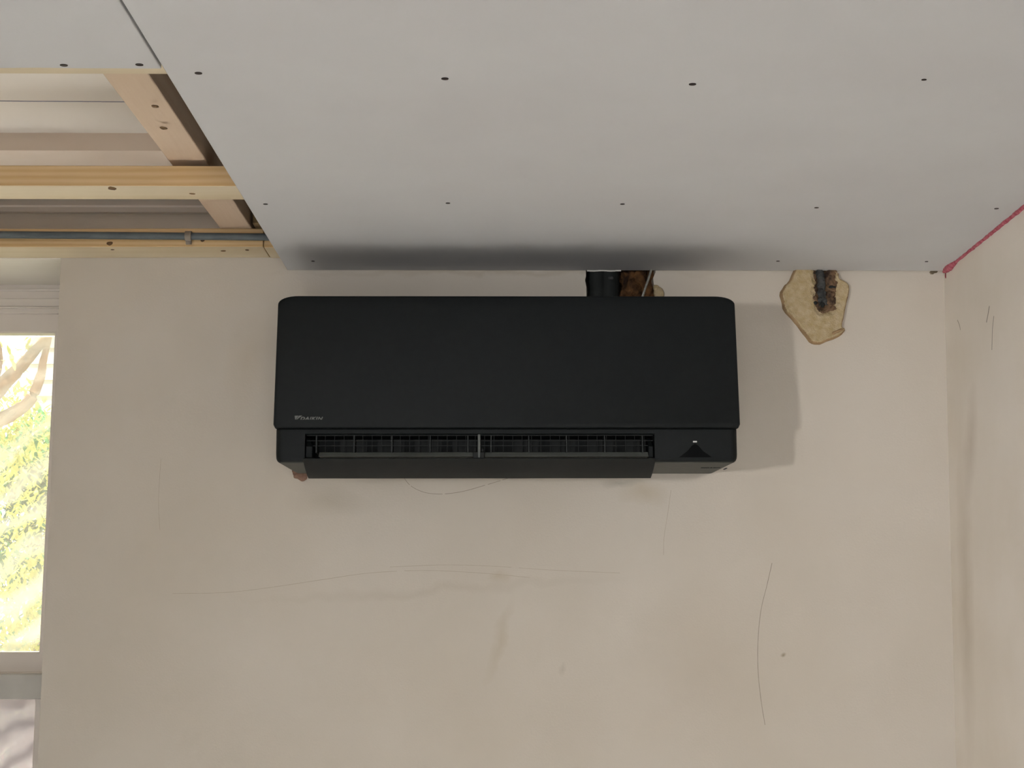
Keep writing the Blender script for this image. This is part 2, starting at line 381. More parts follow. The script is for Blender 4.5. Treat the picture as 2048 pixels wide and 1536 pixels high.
L3b = lath('timber_batten', xj+0.0008, rwx(0, ZB)-0.005, y3a+0.001, -0.001, ZW-0.0005, zt3-0.001, 'short visible pine batten end butted right of the conduit batten', [M_wood, M_woodp])
kk = []
for px, py, rx, rz in [(219, 487, .006, .004), (405, 480, .004, .003)]:
    p = aty(px, py, y3a); kk.append((p, 'y', rx, rz))
for px, py, rx in [(447, 502, .005), (494, 500, .004), (225, 499, .004)]:
    p = atz(px, py, ZW); kk.append((p, 'z', rx, .004))
knots(L3, kk)
# two battens running away from the camera, one over each bay but a single length
def rbatten(x0, x1, ya, yb, za, zb, label, h=0.075):
    e = empty('ceiling_joist', ((x0+x1)/2, ya, za), label, 'ceiling joist')
    bm = bmesh.new()
    hexa(bm, [(x0, ya, za), (x1, ya, za), (x1, ya, za+h), (x0, ya, za+h)], [(x0, yb, zb), (x1, yb, zb), (x1, yb, zb+h), (x0, yb, zb+h)])
    obj('plank', bm, M_woody, e, bevel=0.0015)
    return e
pa = aty(335, 330, y2a); pb = aty(411, 331, y2a)
jx0, jx1 = pa.x, pb.x
J = rbatten(jx0, jx1, -2.3, -0.02, zt2+0.0008-(2.3+y2a)*0.004, zt3+0.0006, 'pale joist running towards the camera between the ceiling battens')
kn = []
for px, py in [(310, 216), (327, 260)]:
    p = atz(px, py, zt2-0.003); kn.append((Vector((p.x, p.y, zt2+0.0005-0.004*(y2a-p.y))), 'z', 0.0055, 0.007))
knots(J, kn)
# rough old timber block in the cavity, right of the joist
yb_ = -0.13
q0 = aty(487, 440, yb_)
e = empty('timber_block', (q0.x, yb_, zt3+0.001), 'dark rough timber block in the ceiling cavity beside the joist end', 'timber block')
bm = bmesh.new(); box(bm, jx1+0.006, 0.2, yb_, -0.03, zt3+0.001, zt3+0.08)
obj('block', bm, M_wood_old, e, bevel=0.002)

# ------------------------------------------------------------------ grey conduit and its clip
rc = 0.0068
cp = []
for px, py in [(-1750, 462), (-1000, 465), (-400, 467), (-200, 468), (0, 469.5), (190, 471), (377, 472.5), (528, 474), (700, 476)]:
    cp.append(aty(px, py, y3a - rc - 0.0005))
cond = empty('conduit', cp[3], 'grey plastic conduit pipe running along the wall batten', 'conduit pipe')
bm = bmesh.new(); tube(bm, interp(cp, 6), rc, 14)
obj('pipe', bm, M_conduit, cond, smooth=True)
cc = aty(377, 472.5, y3a - rc - 0.0005)
bm = bmesh.new()
N_ = 10; o_ = []; i_ = []
for k in range(N_+1):
    a = math.radians(90 + 180*k/N_)
    o_.append((math.cos(a)*(rc+0.003) , math.sin(a)*(rc+0.003))); i_.append((math.cos(a)*(rc+0.0003), math.sin(a)*(rc+0.0003)))
ring = [(cc.y + y, cc.z + z) for y, z in o_] + [(cc.y + y, cc.z + z) for y, z in i_[::-1]]
prism_x(bm, ring, cc.x-0.006, cc.x+0.006)
box(bm, cc.x-0.005, cc.x+0.005, cc.y-0.001, y3a-0.0003, cc.z-rc-0.008, cc.z-rc-0.001)
box(bm, cc.x-0.006, cc.x+0.006, cc.y+0.001, y3a-0.0003, cc.z+rc, cc.z+rc+0.003)
tag(obj('clip', bm, M_clip, cond, bevel=0.0008), 'small beige-grey conduit clip')

# ------------------------------------------------------------------ air conditioner
DF = 2.72; YF = CAM.y + DF                 # front plane
def ax(px, y=YF): return aty(px, 750, y).x
def az(py, y=YF): return aty(1000, py, y).z
X0, X1 = ax(552), ax(1474)
ZTOP, ZPB, ZBOT = az(590, YF+0.02), az(856), az(925.5)
AC = empty('air_conditioner', ((X0+X1)/2, 0, ZBOT), 'matt black wall-mounted air conditioner with open flap below the ceiling', 'air conditioner')
gx0, gx1 = ax(611), ax(1308)
gz0, gz1 = az(915), az(868)
YL = YF + 0.006                                # face of the lower body
def rnd(y, z, cy, cz, r, a0, a1, n=5):
    return [(cy + r*math.cos(math.radians(a0+(a1-a0)*i/n)), cz + r*math.sin(math.radians(a0+(a1-a0)*i/n))) for i in range(n+1)]
full = [(-0.0006, ZTOP-0.012), (-0.0006, ZBOT+0.002)] + rnd(0,0, YL+0.010, ZBOT+0.010, 0.010, 270, 180) + [(YL, ZPB-0.002), (YL+0.012, ZPB+0.004), (YF+0.034, ZTOP-0.02), (YF+0.05, ZTOP-0.005), (YF+0.08, ZTOP-0.001), (-0.04, ZTOP-0.004)]
cav = [(-0.0006, ZTOP-0.012), (-0.0006, ZBOT+0.002), (YL+0.07, ZBOT), (YL+0.075, gz0-0.004), (-0.15, gz1-0.01), (-0.15, gz1), (YL+0.003, gz1), (YL, gz1+0.002), (YL, ZPB-0.002), (YL+0.012, ZPB+0.004), (YF+0.034, ZTOP-0.02), (YF+0.05, ZTOP-0.005), (YF+0.08, ZTOP-0.001), (-0.04, ZTOP-0.004)]
bm = bmesh.new()
R = 0.013
# left cheek with a rounded outer edge, the outlet bay, right cheek
def cheek(xa, xb, outer_left):
    steps = [0, 0.15, 0.4, 1.0]
    secs = []
    for s in range(6):
        a = math.radians(90*s/5); inset = R*(1-math.sin(a)); off = R*(1-math.cos(a))
        x = (xa + off) if outer_left else (xb - off)
        secs.append((x, inset if True else 0))
    # section polygons shrunk in y (front) and z (bottom/top) by the inset
    rings = []
    for x, ins in secs:
        ring = []
        for y, z in full:
            yy = y + ins*(1 if y < -0.1 else 0)
            zz = z + (ins*0.8 if z < ZBOT+0.02 else 0) - (ins*0.5 if z > ZTOP-0.03 else 0)
            ring.append((x, min(yy, -0.0006), zz))
        rings.append(ring)
    rings.append([((xb if outer_left else xa), y, z) for y, z in full])
    vs = [[bm.verts.new(p) for p in r] for r in rings]
    bm.faces.new(vs[0]); bm.faces.new(vs[-1][::-1])
    for a, b in zip(vs, vs[1:]):
        for i in range(len(a)): bm.faces.new((a[i], a[(i+1) % len(a)], b[(i+1) % len(b)], b[i]))
cheek(X0, gx0, True); cheek(gx1, X1, False)
prism_x(bm, cav, gx0, gx1)
body = obj('housing', bm, [M_ac, M_acg], AC, smooth=True, sharp=math.radians(30))
for p in body.data.polygons:
    if p.normal.z < -0.8 and p.center.z < ZBOT+0.004: p.material_index = 1  # paler underside colour stands for light from below
body['label'] = 'black housing with underside tinted paler as if lit from below'
# front panel: slab leaning out towards its lower lip, rounded top corners
def panel_outline(n=8):
    P = []
    xa, xb = ax(548.5), ax(1478); rx, rz = 0.034, 0.018
    tb = 0.005                              # narrower at the top
    P.append((xa+0.003, ZPB)); P.append((xa, ZPB+0.006))
    for k in range(n+1):
        a = math.radians(180 - 90*k/n); P.append((xa+tb*0.4 + rx + rx*math.cos(a), ZTOP - rz + rz*math.sin(a)))
    for k in range(n+1):
        a = math.radians(90 - 90*k/n); P.append((xb-tb*0.4 - rx + rx*math.cos(a), ZTOP - rz + rz*math.sin(a)))
    P.append((xb, ZPB+0.006)); P.append((xb-0.003, ZPB))
    return P
bm = bmesh.new()
PO = panel_outline()
cxm = (X0+X1)/2; czm = (ZPB+ZTOP)/2
def yfront(z):
    t = (z - ZPB)/(ZTOP - ZPB); y = YF - 0.004 + 0.020*t
    if t > 0.93: y += 0.012*((t-0.93)/0.07)**2
    return y
layers = []
for dy, shr in ((0.030, 0.0), (0.004, 0.0), (0.0012, 0.0012), (0.0, 0.004)):
    layers.append([bm.verts.new((x + (shr if x < cxm else -shr), yfront(z) + dy, z + (shr if z < czm else -shr))) for x, z in PO])
for a, b in zip(layers, layers[1:]):
    for i in range(len(a)): bm.faces.new((a[i], a[(i+1) % len(a)], b[(i+1) % len(b)], b[i]))
bm.faces.new(layers[0])
fr = bm.faces.new(layers[-1][::-1])
panel = obj('front_panel', bm, M_ac, AC, smooth=True, sharp=math.radians(28))
# outlet: dark inner wall, fine grille, swing vanes
bm = bmesh.new(); box(bm, gx0+0.0005, gx1-0.0005, -0.185, -0.1505, gz0-0.02, gz1-0.0005)
obj('outlet_cavity', bm, M_acd, AC)
bm = bmesh.new()
for py in (871, 881.5, 891.5):
    z = az(py, YL+0.012); box(bm, gx0+0.002, gx1-0.002, YL+0.011, YL+0.0125, z-0.0006, z+0.0006)
for i in range(36):
    x = ax(634 + (1286-634)*i/35, YL+0.014); box(bm, x-0.0004, x+0.0004, YL+0.012, YL+0.016, az(903), gz1-0.001)
obj('grille', bm, M_acd, AC)
for px in (635, 710, 785, 861, 936, 982, 1057, 1132, 1208, 1283):
    bm = bmesh.new(); x = ax(px, YL+0.008)
    hexa(bm, [(x-0.0008, YL+0.006, az(904)), (x+0.0008, YL+0.006, az(904)), (x+0.0008, YL+0.008, gz1-0.001), (x-0.0008, YL+0.008, gz1-0.001)],
             [(x-0.0008, YL+0.050, az(904)), (x+0.0008, YL+0.050, az(904)), (x+0.0008, YL+0.045, gz1-0.001), (x-0.0008, YL+0.045, gz1-0.001)])
    obj('vane', bm, M_vane, AC)
for a, b in ((638, 947), (968, 1300)):
    bm = bmesh.new(); za, zb = az(903.5, YL+0.004), az(913, YL+0.004)
    hexa(bm, [(ax(a), YL+0.004, zb), (ax(a), YL+0.012, za), (ax(a), YL+0.05, za+0.002), (ax(a), YL+0.05, zb)],
             [(ax(b), YL+0.004, zb), (ax(b), YL+0.012, za), (ax(b), YL+0.05, za+0.002), (ax(b), YL+0.05, zb)])
    obj('louvre_blade', bm, M_acv, AC, bevel=0.001)['label'] = 'grey louvre blade'
bm = bmesh.new(); x = ax(958, YL)
box(bm, ax(955.5), ax(961), YL+0.001, YL+0.05, gz0, gz1+0.0002); 
obj('outlet_post', bm, M_acv, AC, bevel=0.0008)
bm = bmesh.new(); box(bm, ax(946), ax(969), YL+0.002, YL+0.03, az(918), az(903)); box(bm, ax(949), ax(952), YL+0.002, YL+0.02, az(903), az(896)); box(bm, ax(963), ax(967), YL+0.002, YL+0.02, az(903), az(896))
obj('hinge_block', bm, M_acd, AC, bevel=0.001)
for a, b in ((612, 626), (1296, 1306)):
    bm = bmesh.new(); box(bm, ax(a), ax(b), YL+0.004, YL+0.05, az(914), az(892))
    hexa(bm, [(ax(a), YL+0.004, az(892)), (ax(b), YL+0.004, az(892)), (ax(b), YL+0.05, az(892)), (ax(a), YL+0.05, az(892))],
             [(ax(a), YL+0.02, az(874)), (ax((a+b)/2), YL+0.02, az(874)), (ax((a+b)/2), YL+0.05, az(874)), (ax(a), YL+0.05, az(874))])
    obj('flap_arm', bm, M_ac, AC, bevel=0.0015)
# open flap: a gently curved plate
bm = bmesh.new()
zf0 = az(917.5, YF-0.004); yr = YF+0.085; zf1 = az(957, yr)
prof = []; 
for k in range(9):
    t = k/8; y = (YF-0.004) + (yr - YF + 0.004)*t; z = zf0 + (zf1 - zf0)*t - 0.0035*math.sin(math.pi*t)
    prof.append((y, z))
inner = [(y+0.001, z+0.0018) for y, z in prof[::-1]]
prism_x(bm, prof + inner, ax(608.5), ax(1309))
obj('flap', bm, M_ac, AC, smooth=True, bevel=0.001)
# sensor window and lamp
bm = bmesh.new(); tri = [(1356, 914.5), (1422, 914.5), (1404, 902), (1395, 891), (1388.5, 887), (1382, 891), (1373, 902)]
prism_y(bm, [[(ax(a), az(b)) for a, b in tri]], YL-0.0008, YL+0.004)
obj('sensor_window', bm, mat('sensor_black', srgb('#060708'), rough=0.5, spec=0.05), AC)['label'] = 'darker triangular sensor window'
bm = bmesh.new(); box(bm, ax(1384.5), ax(1392.5), YL-0.0010, YL+0.002, az(884.5), az(881.5))
obj('indicator_light', bm, mat('indicator_lens', srgb('#c8c8c4'), rough=0.2), AC, bevel=0.0004)['label'] = 'small whitish indicator lens'
bm = bmesh.new()
for a, b, c in ((1402, 1418, 936), (1420, 1424, 936), (1426, 1440, 936)):
    p = atz(a, c, ZBOT); q = atz(b, c, ZBOT); box(bm, p.x, q.x, p.y-0.004, p.y+0.004, ZBOT-0.0004, ZBOT+0.0006)
p = atz(1450, 938, ZBOT); box(bm, p.x-0.0015, p.x+0.0015, p.y-0.018, p.y+0.012, ZBOT-0.0004, ZBOT+0.0006)
obj('underside_marking', bm, M_acd, AC)
# maker's mark at the lower left of the front panel
def lz(py): return az(py, yfront(az(835)) )
def poly_on_panel(name, pts, m):
    bm = bmesh.new(); 
    lo = [(ax(a), lz(b)) for a, b in pts]; yy = yfront(lz(835))
    prism_y(bm, [lo], yy-0.0006, yy+0.0008)
    return bm
bm = poly_on_panel('logo', [(591, 831.4), (598.5, 831.2), (592.3, 840.6)], M_logo)
lo = [(ax(a), lz(b)) for a, b in [(599.6, 831.2), (606.0, 831.0), (595.2, 839.6), (594.6, 838.6)]]; yy = yfront(lz(835))
prism_y(bm, [lo], yy-0.0006, yy+0.0008)
obj('logo_emblem', bm, M_logo, AC)
cu = bpy.data.curves.new('lettering', 'FONT'); cu.body = 'DAIKIN'; cu.size = 0.0090; cu.shear = 0.28; cu.offset = 0.00035; cu.extrude = 0.0003; cu.space_character = 1.14
to = bpy.data.objects.new('tmp_text', cu); COL.objects.link(to)
bpy.context.view_layer.update()
me = bpy.data.meshes.new_from_object(to.evaluated_get(bpy.context.evaluated_depsgraph_get()))
bpy.data.objects.remove(to, do_unlink=True)
xs = [v.co.x for v in me.vertices]; ys = [v.co.y for v in me.vertices]
tw = ax(647.5) - ax(602); th = lz(833.6) - lz(840.3)
for v in me.vertices:
    x, y, z = v.co
    v.co = Vector((ax(602) + (x-min(xs))/(max(xs)-min(xs))*tw, yfront(lz(835)) - 0.0003 - z, lz(840.3) + (y-min(ys))/(max(ys)-min(ys))*th))
me.materials.append(M_logo); me.name = 'logo_lettering'
o = bpy.data.objects.new('logo_lettering', me); COL.objects.link(o); o.parent = AC; o['label'] = 'grey maker lettering'
rebase(AC)

# ------------------------------------------------------------------ what shows above the air conditioner
hx0, hx1 = aty(1178, 560).x, aty(1241, 560).x
ins = empty('pipe_sleeve', ((hx0+hx1)/2, 0.03, ZTOP-0.08), 'black insulated pipe bundle rising behind the air conditioner into the ceiling', 'pipe')
bm = bmesh.new(); nseg = 14
for i, (cx, r) in enumerate([(hx0+0.019, 0.019), (hx1-0.020, 0.020), ((hx0+hx1)/2, 0.020)]):
    pts = [(cx, 0.026 + (0.012 if i == 2 else 0), ZTOP-0.09 + (ZC+0.08-ZTOP+0.09)*k/nseg) for k in range(nseg+1)]
    tube(bm, pts, r, 16, lump=0.10, seed=i*5)
obj('insulation', bm, M_black, ins, smooth=True)
bm = bmesh.new()
p = aty(1222, 556, 0.005); blob(bm, p, (0.006, 0.003, 0.004), 3, 0.4, 200, 2)
obj('tape_scrap', bm, M_grey, ins, smooth=True)
rebase(ins)
hb = empty('brown_foam_filling', aty(1275, 590, 0.05), 'crumbly brown foam filling the wall hole right of the black pipes', 'expanding foam')
bm = bmesh.new()
for i, (px, py, y, rx, ry, rz) in enumerate([(1255, 556, .045, .017, .022, .022), (1262, 578, .035, .020, .022, .020), (1278, 560, .045, .020, .025, .022), (1290, 575, .05, .022, .028, .020),
        (1302, 590, .045, .020, .025, .018), (1250, 592, .04, .014, .02, .015), (1300, 548, .055, .022, .025, .02), (1272, 600, .04, .02, .02, .02), (1250, 540, .055, .02, .025, .02), (1275, 528, .055, .03, .025, .02)]):
    blob(bm, aty(px, py, y), (rx, ry, rz), i, 0.45, 110, 3)
obj('foam', bm, M_rust, hb, smooth=True, sharp=math.radians(80))
rebase(hb)
bm = bmesh.new()
blob(bm, aty(1318, 588, -0.002), (.010, .008, .013), 31, 0.25, 120, 3)
blob(bm, aty(1312, 577, 0.0), (.006, .006, .008), 33, 0.3, 120, 3)
tag(obj('foam_lump', bm, M_foam, smooth=True), 'small tan foam lump peeking over the air conditioner beside the hole', 'expanding foam')
bm = bmesh.new()
tube(bm, interp([aty(1304, 528, -0.012), aty(1302, 541, -0.014), aty(1296, 560, -0.016), aty(1290, 578, -0.015), aty(1283, 600, -0.012), aty(1278, 620, -0.006)], 5), 0.0023, 8)
tag(obj('metal_wire', bm, M_wire, smooth=True), 'thin pale metal wire slanting across the brown hole', 'wire')
bm = bmesh.new()
pts = [atz(1174+68*k/12, 541.2+0.4*math.sin(k), ZC-0.0005) for k in range(13)]
for a, b in zip(pts, pts[1:]): box(bm, a.x, b.x, a.y-0.001, a.y+0.0015, ZC-0.0022, ZC+0.002)
obj('torn_paper_edge', bm, mat('white_paper', srgb('#d6d3cb'), rough=0.9), ceiling)

# brown foam drip under the left end of the unit
bm = bmesh.new()
for i, (px, py, y, r) in enumerate([(600, 948, -0.010, .013), (604, 956, -0.008, .0085), (596, 943, -0.012, .010), (610, 947, -0.012, .009), (590, 942, -0.006, .005)]):
    blob(bm, aty(px, py, y), (r*1.1, r*.7, r*.8), i+50, 0.3, 130, 3)
tag(obj('foam_drip', bm, mat('brown_drip', srgb('#7c6050'), srgb('#664a3a'), rough=0.7, scale=80, bump=0.6), smooth=True), 'brown foam drip under the left end of the air conditioner', 'expanding foam')

# ------------------------------------------------------------------ foam patch on the wall at the right
OUT = [(430,20),(430,90),(390,170),(345,280),(300,340),(260,365),(215,440),(178,490),(168,560),(195,640),(213,710),(222,790),(270,870),(330,930),(380,980),(430,1045),(480,1100),(525,1165),(580,1240),(640,1310),(700,1395),(750,1425),(800,1440),(900,1442),(960,1415),(1010,1390),(1150,1345),(1230,1305),(1290,1265),(1350,1190),(1335,1155),(1295,1125),(1305,1040),(1325,980),(1340,890),(1362,770),(1380,690),(1410,580),(1432,460),(1420,380),(1380,320),(1320,290),(1245,250),(1235,170),(1195,110),(1185,20)]
def fpx(X, Y): return (1540 + X/9.033, 530 + Y/9.033)
poly = []
for X, Y in OUT:
    p = aty(*fpx(X, Y)); poly.append(Vector((p.x, p.z)))
def inside(p, poly):
    c = False; n = len(poly)
    for i in range(n):
        a, b = poly[i], poly[(i+1) % n]
        if (a.y > p.y) != (b.y > p.y) and p.x < (b.x-a.x)*(p.y-a.y)/(b.y-a.y)+a.x: c = not c
    return c
def edist(p, poly):
    d = 9
    for i in range(len(poly)):
        a, b = poly[i], poly[(i+1) % len(poly)]; ab = b-a; t = max(0, min(1, (p-a).dot(ab)/ab.dot(ab))); d = min(d, (p-a-ab*t).length)
    return d
cav_axis = [Vector((aty(*fpx(X, Y)).x, aty(*fpx(X, Y)).z)) for X, Y in [(980, 20), (960, 300), (970, 500), (980, 700)]]
def cdist(p):
    d = 9
    for a, b in zip(cav_axis, cav_axis[1:]):
        ab = b-a; t = max(0, min(1, (p-a).dot(ab)/ab.dot(ab))); d = min(d, (p-a-ab*t).length)
    return d
bpts = []
for i in range(len(poly)):
    a, b = poly[i], poly[(i+1) % len(poly)]
    for k in range(3): bpts.append(a.lerp(b, k/3))
nb = len(bpts); V = list(bpts)
x0 = min(p.x for p in poly); x1 = max(p.x for p in poly); z0 = min(p.y for p in poly); z1 = max(p.y for p in poly)
stp = 0.0021
x = x0
while x < x1:
    z = z0
    while z < z1:
        p = Vector((x+random.uniform(-.3, .3)*stp, z+random.uniform(-.3, .3)*stp))
        if inside(p, poly) and edist(p, poly) > 0.0012: V.append(p)
        z += stp
    x += stp
res = delaunay_2d_cdt(V, [(i, (i+1) % nb) for i in range(nb)], [], 1, 1e-7)
bm = bmesh.new(); vs = []
for p in res[0]:
    d = edist(p, poly) if len(p) else 0; c = cdist(p)
    t = min(1, d/0.007); h = 0.013*math.sqrt(max(0, 1-(1-t)**2)) + 0.003*(1-t)*t
    h += 0.0012*noise.noise(Vector((p.x*120, p.y*120, 0)))*t
    if 0.2 < t < 0.99: h += 0.0012*math.sin(math.pi*t)
    cr = 0.026 + 0.006*noise.noise(Vector((p.x*60, p.y*60, 5)))
    if c < cr: h -= 0.012*(1-(c/cr)**2) ; h += 0.004*noise.noise(Vector((p.x*180, p.y*180, 9)))
    v = bm.verts.new((p.x, -max(h, 0.0004) if d > 1e-5 else 0.0, p.y)); vs.append(v)
for f in res[2]:
    try: fc = bm.faces.new([vs[i] for i in f])
    except ValueError: continue
    c = fc.calc_center_median(); p = Vector((c.x, c.z)); d = edist(p, poly); cdi = cdist(p)
    cr = 0.019 + 0.008*noise.noise(Vector((p.x*70, p.y*70, 2)))
    fc.material_index = 1 if d < 0.0035+0.0015*noise.noise(Vector((p.x*80, p.y*80, 1))) else (2 if cdi < cr else 0)
fp = obj('foam_patch', bm, [M_foam, M_skin, M_brown], smooth=True, sharp=math.radians(75))
tag(fp, 'flat tan expanding foam patch on the wall right of the air conditioner', 'expanding foam')
# folded flake at the patch's lower right edge
bm = bmesh.new()
tube(bm, interp([aty(*fpx(1120, 1245), -0.012), aty(*fpx(1200, 1205), -0.015), aty(*fpx(1290, 1170), -0.013), aty(*fpx(1335, 1165), -0.008)], 4), [0.0015]+[0.003]*11+[0.0015], 8, lump=0.3)
obj('flake', bm, M_skin, fp, smooth=True)
cab = empty('cable_stub', aty(1645, 612, -0.008), 'dusty dark grey cable end set in the tan foam patch', 'cable')
bm = bmesh.new()
pts = interp([aty(1637, 520, -0.006), aty(1639, 545, -0.008), aty(1643, 565, -0.009), aty(1643, 585, -0.009), aty(1645, 600, -0.010), aty(1646, 611, -0.010)], 5)
tube(bm, pts, [0.0075+0.0012*math.sin(i*1.3) for i in range(len(pts))], 14, lump=0.5, seed=4)
obj('cable', bm, M_grey, cab, smooth=True)
bm = bmesh.new(); blob(bm, aty(1645, 609, -0.015), (.0045, .004, .006), 8, .3, 150, 2); blob(bm, aty(1631, 606, -0.012), (.004, .003, .004), 9, .3, 150, 2)
obj('cable_end', bm, M_black, cab, smooth=True)
rebase(cab)
bm = bmesh.new()
for i, (X, Y, r, m) in enumerate([(1090, 230, .013, 0), (1130, 330, .011, 0), (1100, 150, .011, 0), (1060, 660, .013, 0), (1080, 560, .010, 0), (810, 200, .006, 0), (800, 620, .007, 0), (1030, 700, .010, 0)]):
    blob(bm, aty(*fpx(X, Y), -0.006), (r, r*.6, r), i+70, .5, 150, 3)
obj('filler_lumps', bm, M_brown, fp, smooth=True, sharp=math.radians(80))
for i, (X, Y, r) in enumerate([(1110, 395, .0045), (1155, 400, .003), (1080, 690, .0035), (855, 130, .003)]):
    bm = bmesh.new(); blob(bm, aty(*fpx(X, Y), -0.0115), (r*1.2, r*.6, r*.7), i+90, .5, 200, 2)
    obj('dark_pit', bm, M_black, fp, smooth=True)

# ------------------------------------------------------------------ pink sealing foam along the right joint
bm = bmesh.new(); pts = []; rad = []
for k in range(240):
    t = k/69; y = -0.004 - 0.62*t
    pts.append((rwx(y, ZC) - 0.0012 + 0.0006*noise.noise(Vector((y*40, 0, 0))), y, ZC - 0.0012))
    r = 0.0030 + 0.0012*noise.noise(Vector((y*30, 2, 0))) + 0.0010*min(t, 1.2)
    if t < 0.16: r += 0.0058*math.sin(math.pi*max(0, (t-0.0)/0.16))
    rad.append(r)
tube(bm, pts, rad, 10, lump=0.35)
tag(obj('pink_sealing_foam', bm, M_pink, smooth=True), 'thin pink foam bead along the joint of ceiling and right wall', 'sealing foam')
bm = bmesh.new(); p = aty(1893, 551, -0.012); p.x = rwx(p.y, p.z)
blob(bm, p, (.0014, .004, .0062), 2, .3, 200, 2)
obj('paint_drip', bm, M_red, wall_right, smooth=True)['label'] = 'small red paint drip'
bm = bmesh.new(); p = atz(1866, 543, ZC); blob(bm, aty(1866, 543.5, -0.001), (.008, .0015, .0045), 5, .6, 150, 2)
obj('dark_smear', bm, M_dark, wall_back, smooth=True)

# ------------------------------------------------------------------ fine marks on the walls
def mark(parent, name, pts, w, m, right=False):
    bm = bmesh.new(); P = []
    for px, py in pts:
        if right:
            d = ray(px, py); p = None
            lo_, hi_ = 0.5, 3.2
            for _ in range(40):
                mid = (lo_+hi_)/2; q = CAM + d*mid/ d.y*1.0
                if q.x - rwx(q.y, q.z) > 0: hi_ = mid
                else: lo_ = mid
            p = CAM + d*lo_/d.y
        else: p = aty(px, py)
        P.append(p)
    P = interp(P, 8)
    nrm = Vector((-1, 0, 0)) if right else Vector((0, -1, 0))
    for i, (a, b) in enumerate(zip(P, P[1:])):
        if noise.noise(Vector((i*0.35, len(P), pts[0][0]))) < -0.55: continue
        t = (b-a).normalized(); s = t.cross(nrm).normalized()*w/2
        h = nrm*0.0002
        bm.faces.new([bm.verts.new(v) for v in (a-s+h, a+s+h, b+s+h, b-s+h)])
    return obj(name, bm, m, parent)
mark(wall_back, 'pencil_mark', [(805, 952), (822, 972), (850, 985), (885, 988), (925, 983), (965, 972), (1005, 960), (1020, 955)], 0.0010, M_line)
mark(wall_back, 'pencil_mark', [(322, 918), (319, 960), (317, 1010), (320, 1060)], 0.0008, M_faint)
mark(wall_back, 'pencil_mark', [(345, 1187), (450, 1185), (540, 1175), (640, 1160), (740, 1146), (850, 1141), (960, 1146), (1060, 1155)], 0.0009, M_faint)
mark(wall_back, 'pencil_mark', [(780, 1134), (880, 1130), (980, 1132), (1100, 1140), (1240, 1146)], 0.0008, M_faint)
mark(wall_back, 'pencil_mark', [(1544, 1126), (1534, 1170), (1522, 1220), (1516, 1280), (1516, 1340), (1522, 1400), (1530, 1450)], 0.0011, M_line)
mark(wall_back, 'pencil_mark', [(1342, 980), (1335, 1030), (1328, 1075), (1327, 1110)], 0.0008, M_faint)
mark(wall_right, 'scuff_mark', [(1979, 612), (1976, 630), (1973, 645)], 0.0035, M_line, True)
mark(wall_right, 'scuff_mark', [(1988, 632), (1985, 660), (1984, 700)], 0.0025, M_line, True)
mark(wall_right, 'scuff_mark', [(1915, 640), (1919, 650), (1921, 660)], 0.003, M_faint, True)

# ------------------------------------------------------------------ window
YW = 0.26
win = bpy.data.objects.new('window_1', None); COL.objects.link(win); win.location = (-1.5, YW, ZS); tag(win, kind='structure')
g1 = aty(114, 680, YW+0.03); g2 = aty(73, 1520, YW+0.03)
def gx(z): return g1.x + (g2.x-g1.x)*(z-g1.z)/(g2.z-g1.z)
def yz(py, y): return aty(60, py, y).z
zt_f = yz(627, YW); zt_s = yz(668, YW+0.025); zb_s = yz(1304, YW+0.025); ztr1 = yz(1344, YW+0.0); ztr0 = yz(1400, YW-0.01)
bm = bmesh.new()
prism_y(bm, [[(XWL-0.0, ZS), (winx(ZS)+0.0, ZS), (winx(ZW), ZW+0.001), (XWL, ZW+0.001)],
             [(XWL+0.06, ztr1), (gx(ztr1)+0.012, ztr1), (gx(zt_f)+0.012, zt_f), (XWL+0.06, zt_f)],
             [(XWL+0.06, ZS+0.06), (gx(ZS+0.06), ZS+0.06), (gx(ztr0), ztr0), (XWL+0.06, ztr0)]], YW, YW+0.075)
fr_ = obj('window_frame', bm, M_pvc, win, bevel=0.002)
bm = bmesh.new()
xr = winx(1.9)
for pa_, pb_, d in ((577, 582, 0.006), (597, 613, 0.005), (613, 616, 0.010)):
    box(bm, XWL, winx(yz(pa_, YW)), YW-d, YW+0.001, yz(pb_, YW-d), yz(pa_, YW-d))
obj('frame_bead', bm, M_pvc, win, bevel=0.0012)
bm = bmesh.new()
prism_y(bm, [[(XWL+0.055, ztr1-0.004), (gx(ztr1)+0.016, ztr1-0.004), (gx(zt_f)+0.016, zt_f+0.004), (XWL+0.055, zt_f+0.004)],
             [(XWL+0.105, zb_s), (gx(zb_s), zb_s), (gx(zt_s), zt_s), (XWL+0.105, zt_s)]], YW+0.010, YW+0.068)
obj('sash', bm, M_pvc, win, bevel=0.003)
bm = bmesh.new(); box(bm, XWL, winx(ZW)-0.0005, 0.0, YW, ZW-0.002, ZW+0.0015)
obj('reveal_lining', bm, mat('white_lining', srgb('#f0ebe2'), srgb('#ece6dc'), rough=0.5), win)['label'] = 'white lining above the window'
bm = bmesh.new(); box(bm, XWL+0.0, winx(ztr0)-0.001, YW-0.014, YW-0.0002, ztr0+0.002, ztr1-0.003)
obj('transom', bm, M_pvc2, win, bevel=0.002)['label'] = 'grey weathered transom rail'

